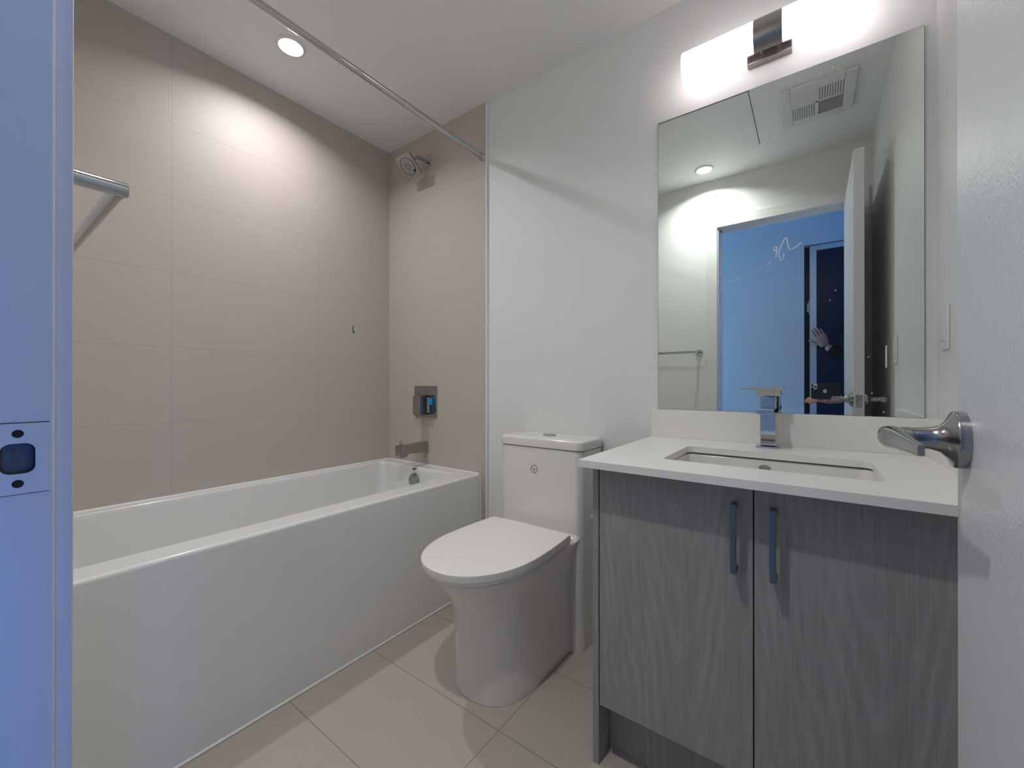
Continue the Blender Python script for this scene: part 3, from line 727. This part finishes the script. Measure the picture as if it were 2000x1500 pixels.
# ------------------------------------------------------------------ towel bar on the front wall, left of the doorway
tb = thing('towel_bar', 'chrome towel bar on the wall left of the doorway', 'towel bar', (1.452, YF, 1.2450))
yb, r = .0655, .0084
for x in (0, -.61):
    b = B(); lathe(b, [(.002, r), (yb+r-.0012, r), (yb+r-.0003, r-.0008), (yb+r, r-.002)], (x, 0, 0), (0, 1, 0), 28); po = link('post', b, CHROME, tb)
    b = B(); lathe(b, [(0, .0225), (.005, .0225), (.007, .021), (.009, .011)], (x, 0, 0), (0, 1, 0), 30); link('rose', b, CHROME, po)
b = B(); tube(b, [(-r*.55, yb, 0), (-.61+r*.55, yb, 0)], r*.97, 28)
torus(b, (-r*1.28, yb, 0), (1, 0, 0), r*.965, .0003, 28, 6); link('bar', b, CHROME, tb)

# ------------------------------------------------------------------ closet sliding door in the hall
cdr = thing('closet_door', 'sliding closet door, unlit darkness put in its panel colour, with a pale upright stile, seen in the mirror', 'closet door', (2.10, -2.30, 0))
def CL(o): o.location = -Vector((2.10, -2.30, 0)); return o
b = B(); box(b, 2.080, 2.122, -2.292, -2.262, .01, 2.068, .002); box(b, 2.80, 2.842, -2.292, -2.262, .01, 2.068, .002); box(b, 2.122, 2.80, -2.292, -2.262, .01, .05); box(b, 2.122, 2.80, -2.292, -2.262, 2.03, 2.068); CL(link('stile_frame', b, STILE, cdr))
b = B(); box(b, 2.121, 2.801, -2.280, -2.274, .045, 2.035); CL(link('glass_panel', b, CLOSET_DARK, cdr))
b = B(); box(b, 2.040, 2.81, -2.330, -2.318, .01, 2.068); CL(link('rear_panel', b, CLOSET_DARK, cdr))
b = B(); box(b, 2.064, 2.081, -2.318, -2.290, 1.575, 1.640, .001); box(b, 2.074, 2.0805, -2.318, -2.290, 1.555, 1.662, .001); CL(link('white_bracket', b, WHITEP, cdr))  # small white bracket-shaped piece beside the stile

# ------------------------------------------------------------------ phone
PA = 0.635   # the phone is turned this far about the vertical
R_ = Vector((math.cos(PA), math.sin(PA), 0)); F_ = Vector((-math.sin(PA), math.cos(PA), 0))
def phone():
    base = Vector((2.1058, -1.5966, 1.0180))
    t = thing('phone', 'black cased phone held sideways, seen in the mirror', 'phone', base)
    M = Matrix(((R_.x, F_.x, 0, 0), (R_.y, F_.y, 0, 0), (0, 0, 1, 0), (0, 0, 0, 1)))
    def T(b): bmesh.ops.transform(b, matrix=M, verts=b.verts); return b
    def slab(x0, x1, z0, z1, r, ys, mat, name, par, n=6):
        b = B(); loft(b, [[Vector((p.x, y, p.y)) for p in rrect(x0+k, x1-k, z0+k, z1-k, r, 0, n)] for y, k in ys]); return link(name, T(b), mat, par)
    c = slab(-.020, .148, -.090, .009, .014, ((-.0115, .002), (-.010, 0), (-.001, 0), (0, .0015)), BLACK, 'case', t)
    m = slab(-.0165, .0205, -.0300, .0062, .008, ((-.001, 0), (.0015, 0), (.002, .001)), LOGOL, 'camera_bump', t)
    for dx, dz in ((-.0078, -.006), (-.0078, -.0235), (.0108, -.0148)):
        b = B(); lathe(b, [(0, .0068), (.0022, .0068), (.0026, .006), (.0020, .001)], (dx, .0012, dz), (0, 1, 0), 20); link('lens', T(b), BLACK, m)
    b = B(); lathe(b, [(0, .0115), (.0006, .0112), (.0007, .001)], (.066, -.0003, -.041), (0, 1, 0), 24); d = link('emblem', T(b), LOGOL, t); d['label'] = 'round grey emblem'
phone()

# ------------------------------------------------------------------ person in the hall, holding the phone
def skin_mesh(nodes, edges, sub=2):
    """nodes: list of (co, rx, ry)"""
    me = bpy.data.meshes.new('tmp'); me.from_pydata([n[0] for n in nodes], edges, []); me.update()
    o = bpy.data.objects.new('tmp', me); COL.objects.link(o)
    m = o.modifiers.new('s', 'SKIN'); sv = me.skin_vertices[0].data
    for i, n in enumerate(nodes): sv[i].radius = (n[1], n[2]); sv[i].use_root = (i == 0)
    m.use_smooth_shade = True; s = o.modifiers.new('u', 'SUBSURF'); s.levels = sub; s.render_levels = sub
    bpy.context.view_layer.update()
    dg = bpy.context.evaluated_depsgraph_get(); r = bpy.data.meshes.new_from_object(o.evaluated_get(dg))
    bpy.data.objects.remove(o); bpy.data.meshes.remove(me)
    return r
def chain(pts):
    """pts: list of (co, r) -> mesh"""
    return skin_mesh([(Vector(p), r, r) for p, r in pts], [(i, i+1) for i in range(len(pts)-1)])
def person():
    PX, PY = 2.455, -1.995
    t = thing('person', 'person in black jacket holding a phone, other hand raised, seen in the mirror', 'person', (PX, PY, 0))
    def L(o): o.location = -Vector((PX, PY, 0)); return o
    V = Vector
    hipL, hipR = V((PX-.09, PY, .92)), V((PX+.09, PY, .92))
    shL, shR = V((PX-.165, PY-.01, 1.375)), V((PX+.165, PY-.01, 1.375))
    elL, wrL = V((2.372, -2.185, 1.165)), V((2.172, -2.213, 1.300))
    elR, wrR = V((2.45, -1.885, 1.00)), V((2.200, -1.655, .918))
    nodes = [(V((PX, PY, .95)), .125, .095), (V((PX, PY, 1.10)), .115, .085), (V((PX, PY, 1.25)), .125, .092), (V((PX, PY, 1.375)), .10, .08),
             (V((PX, PY, 1.46)), .052, .052), (V((PX, PY+.015, 1.53)), .065, .072), (V((PX, PY+.018, 1.60)), .074, .09), (V((PX, PY+.01, 1.665)), .06, .075),
             (shL, .058, .058), (elL, .040, .040), (wrL, .026, .026), (shR, .058, .058), (elR, .040, .040), (wrR, .026, .026),
             (hipL, .088, .088), (V((PX-.10, PY+.01, .50)), .058, .058), (V((PX-.105, PY-.01, .09)), .040, .040), (V((PX-.11, PY+.10, .045)), .034, .03),
             (hipR, .088, .088), (V((PX+.10, PY+.01, .50)), .058, .058), (V((PX+.105, PY-.01, .09)), .040, .040), (V((PX+.11, PY+.10, .045)), .034, .03)]
    E = [(0, 1), (1, 2), (2, 3), (3, 4), (4, 5), (5, 6), (6, 7), (3, 8), (8, 9), (9, 10), (3, 11), (11, 12), (12, 13), (0, 14), (14, 15), (15, 16), (16, 17), (0, 18), (18, 19), (19, 20), (20, 21)]
    bm = B(); bm.from_mesh(skin_mesh(nodes, E))
    # hands: palm plus five separate bent fingers
    def hand(w, tip, normal, thumb_side, curl, length=.175):
        d = (tip-w).normalized(); n = (normal - d*normal.dot(d)).normalized(); s = d.cross(n).normalized()*thumb_side
        pl = length*.52
        pm = B(); rings = []
        for k, (hw, th) in ((0, (.024, .017)), (.25, (.032, .017)), (.6, (.039, .015)), (.92, (.040, .012)), (1.0, (.036, .008))):
            c = w + d*(pl*k)
            rings.append([c + s*hw*math.copysign(abs(math.cos(a))**.8, math.cos(a)) + n*th*math.copysign(abs(math.sin(a))**.8, math.sin(a)) for a in [2*PI*i/16 for i in range(16)]])
        loft(pm, rings); merge(bm, pm)
        for off, ln, r in ((.028, .068, .0083), (.0095, .078, .0086), (-.0095, .072, .0083), (-.027, .056, .0073)):
            p = w + d*(pl*.9) + s*off; pts = [(p - d*.012, r*1.1), (p, r*1.1)]; dir_ = d.copy()
            for q, k in ((.45, 1), (.32, 1.2), (.23, .9)):
                dir_ = (Matrix.Rotation(-curl*k, 3, s) @ dir_) if thumb_side > 0 else (Matrix.Rotation(curl*k, 3, s) @ dir_)
                p = p + dir_*(ln*q); pts.append((p, r*(1 if q > .3 else .88)))
            bm.from_mesh(chain(pts))
        p = w + d*(pl*.30) + s*.022
        td = (s*.75 + d*.62 + n*(.30 if curl > .2 else 0)).normalized()
        bm.from_mesh(chain([(p, .012), (p + td*.026, .0105), (p + td*.048 + d*.006, .0095), (p + td*.062 + d*.020, .0082)]))
    hand(wrL, V((2.108, -2.232, 1.455)), V((0, 1, 0)), 1, .06)
    hand(wrR, V((2.076, -1.592, .934)), V((-.25, .40, .62)), 1, .22)
    # nose and ears
    sphere(bm, (PX, PY+.100, 1.585), .014, (.8, 1.1, 1.4), 12, 8)
    for s in (-1, 1): sphere(bm, (PX+s*.076, PY+.01, 1.59), .026, (.35, .7, 1.1), 12, 8)
    L(link('body', bm, SKIN, t, angle=180))
    for s in (-1, 1):
        b = B(); sphere(b, (PX+s*.030, PY+.086, 1.612), .012, (1, .7, .7), 12, 8); e = L(link('eye', b, EYEW, t))
        b = B(); sphere(b, (PX+s*.030, PY+.0935, 1.612), .005, (1, .5, 1), 10, 6); link('iris', b, BLACK, e)
    b = B(); sphere(b, (PX, PY+.090, 1.545), .02, (1.1, .35, .32), 12, 8); L(link('mouth', b, LIP, t))
    b = B(); sphere(b, (PX, PY-.012, 1.640), .098, (.93, 1.02, .92), 22, 16)
    for v in list(b.verts):
        if v.co.y > PY+.045 and v.co.z < 1.655: b.verts.remove(v)
        elif v.co.z < 1.565: b.verts.remove(v)
    L(link('hair', b, HAIRM, t))
    jn = [(V((PX, PY, .90)), .150, .118), (V((PX, PY, 1.08)), .140, .108), (V((PX, PY, 1.25)), .148, .112), (V((PX, PY, 1.375)), .118, .098), (V((PX, PY, 1.445)), .068, .068),
          (shL, .074, .074), (elL, .056, .056), (wrL + (elL-wrL)*.10, .040, .040), (shR, .074, .074), (elR, .056, .056), (wrR + (elR-wrR)*.10, .040, .040)]
    bm = B(); bm.from_mesh(skin_mesh(jn, [(0, 1), (1, 2), (2, 3), (3, 4), (3, 5), (5, 6), (6, 7), (3, 8), (8, 9), (9, 10)])); L(link('jacket', bm, JACKET, t, angle=180))
    tn = [(V((PX, PY, .94)), .135, .105), (hipL, .100, .100), (V((PX-.10, PY+.01, .50)), .074, .074), (V((PX-.105, PY-.01, .11)), .056, .056), (hipR, .100, .100), (V((PX+.10, PY+.01, .50)), .074, .074), (V((PX+.105, PY-.01, .11)), .056, .056)]
    bm = B(); bm.from_mesh(skin_mesh(tn, [(0, 1), (1, 2), (2, 3), (0, 4), (4, 5), (5, 6)])); L(link('trousers', bm, TROUSER, t, angle=180))
    for s in (-1, 1):
        b = B(); loft(b, [rrect(PX+s*.107-hw, PX+s*.107+hw, PY-.075, PY+f, .035, z, 6) for z, hw, f in ((0, .045, .185), (.02, .048, .19), (.05, .046, .175), (.075, .042, .10), (.10, .040, .04))]); L(link('shoe', b, SHOE, t))
person()
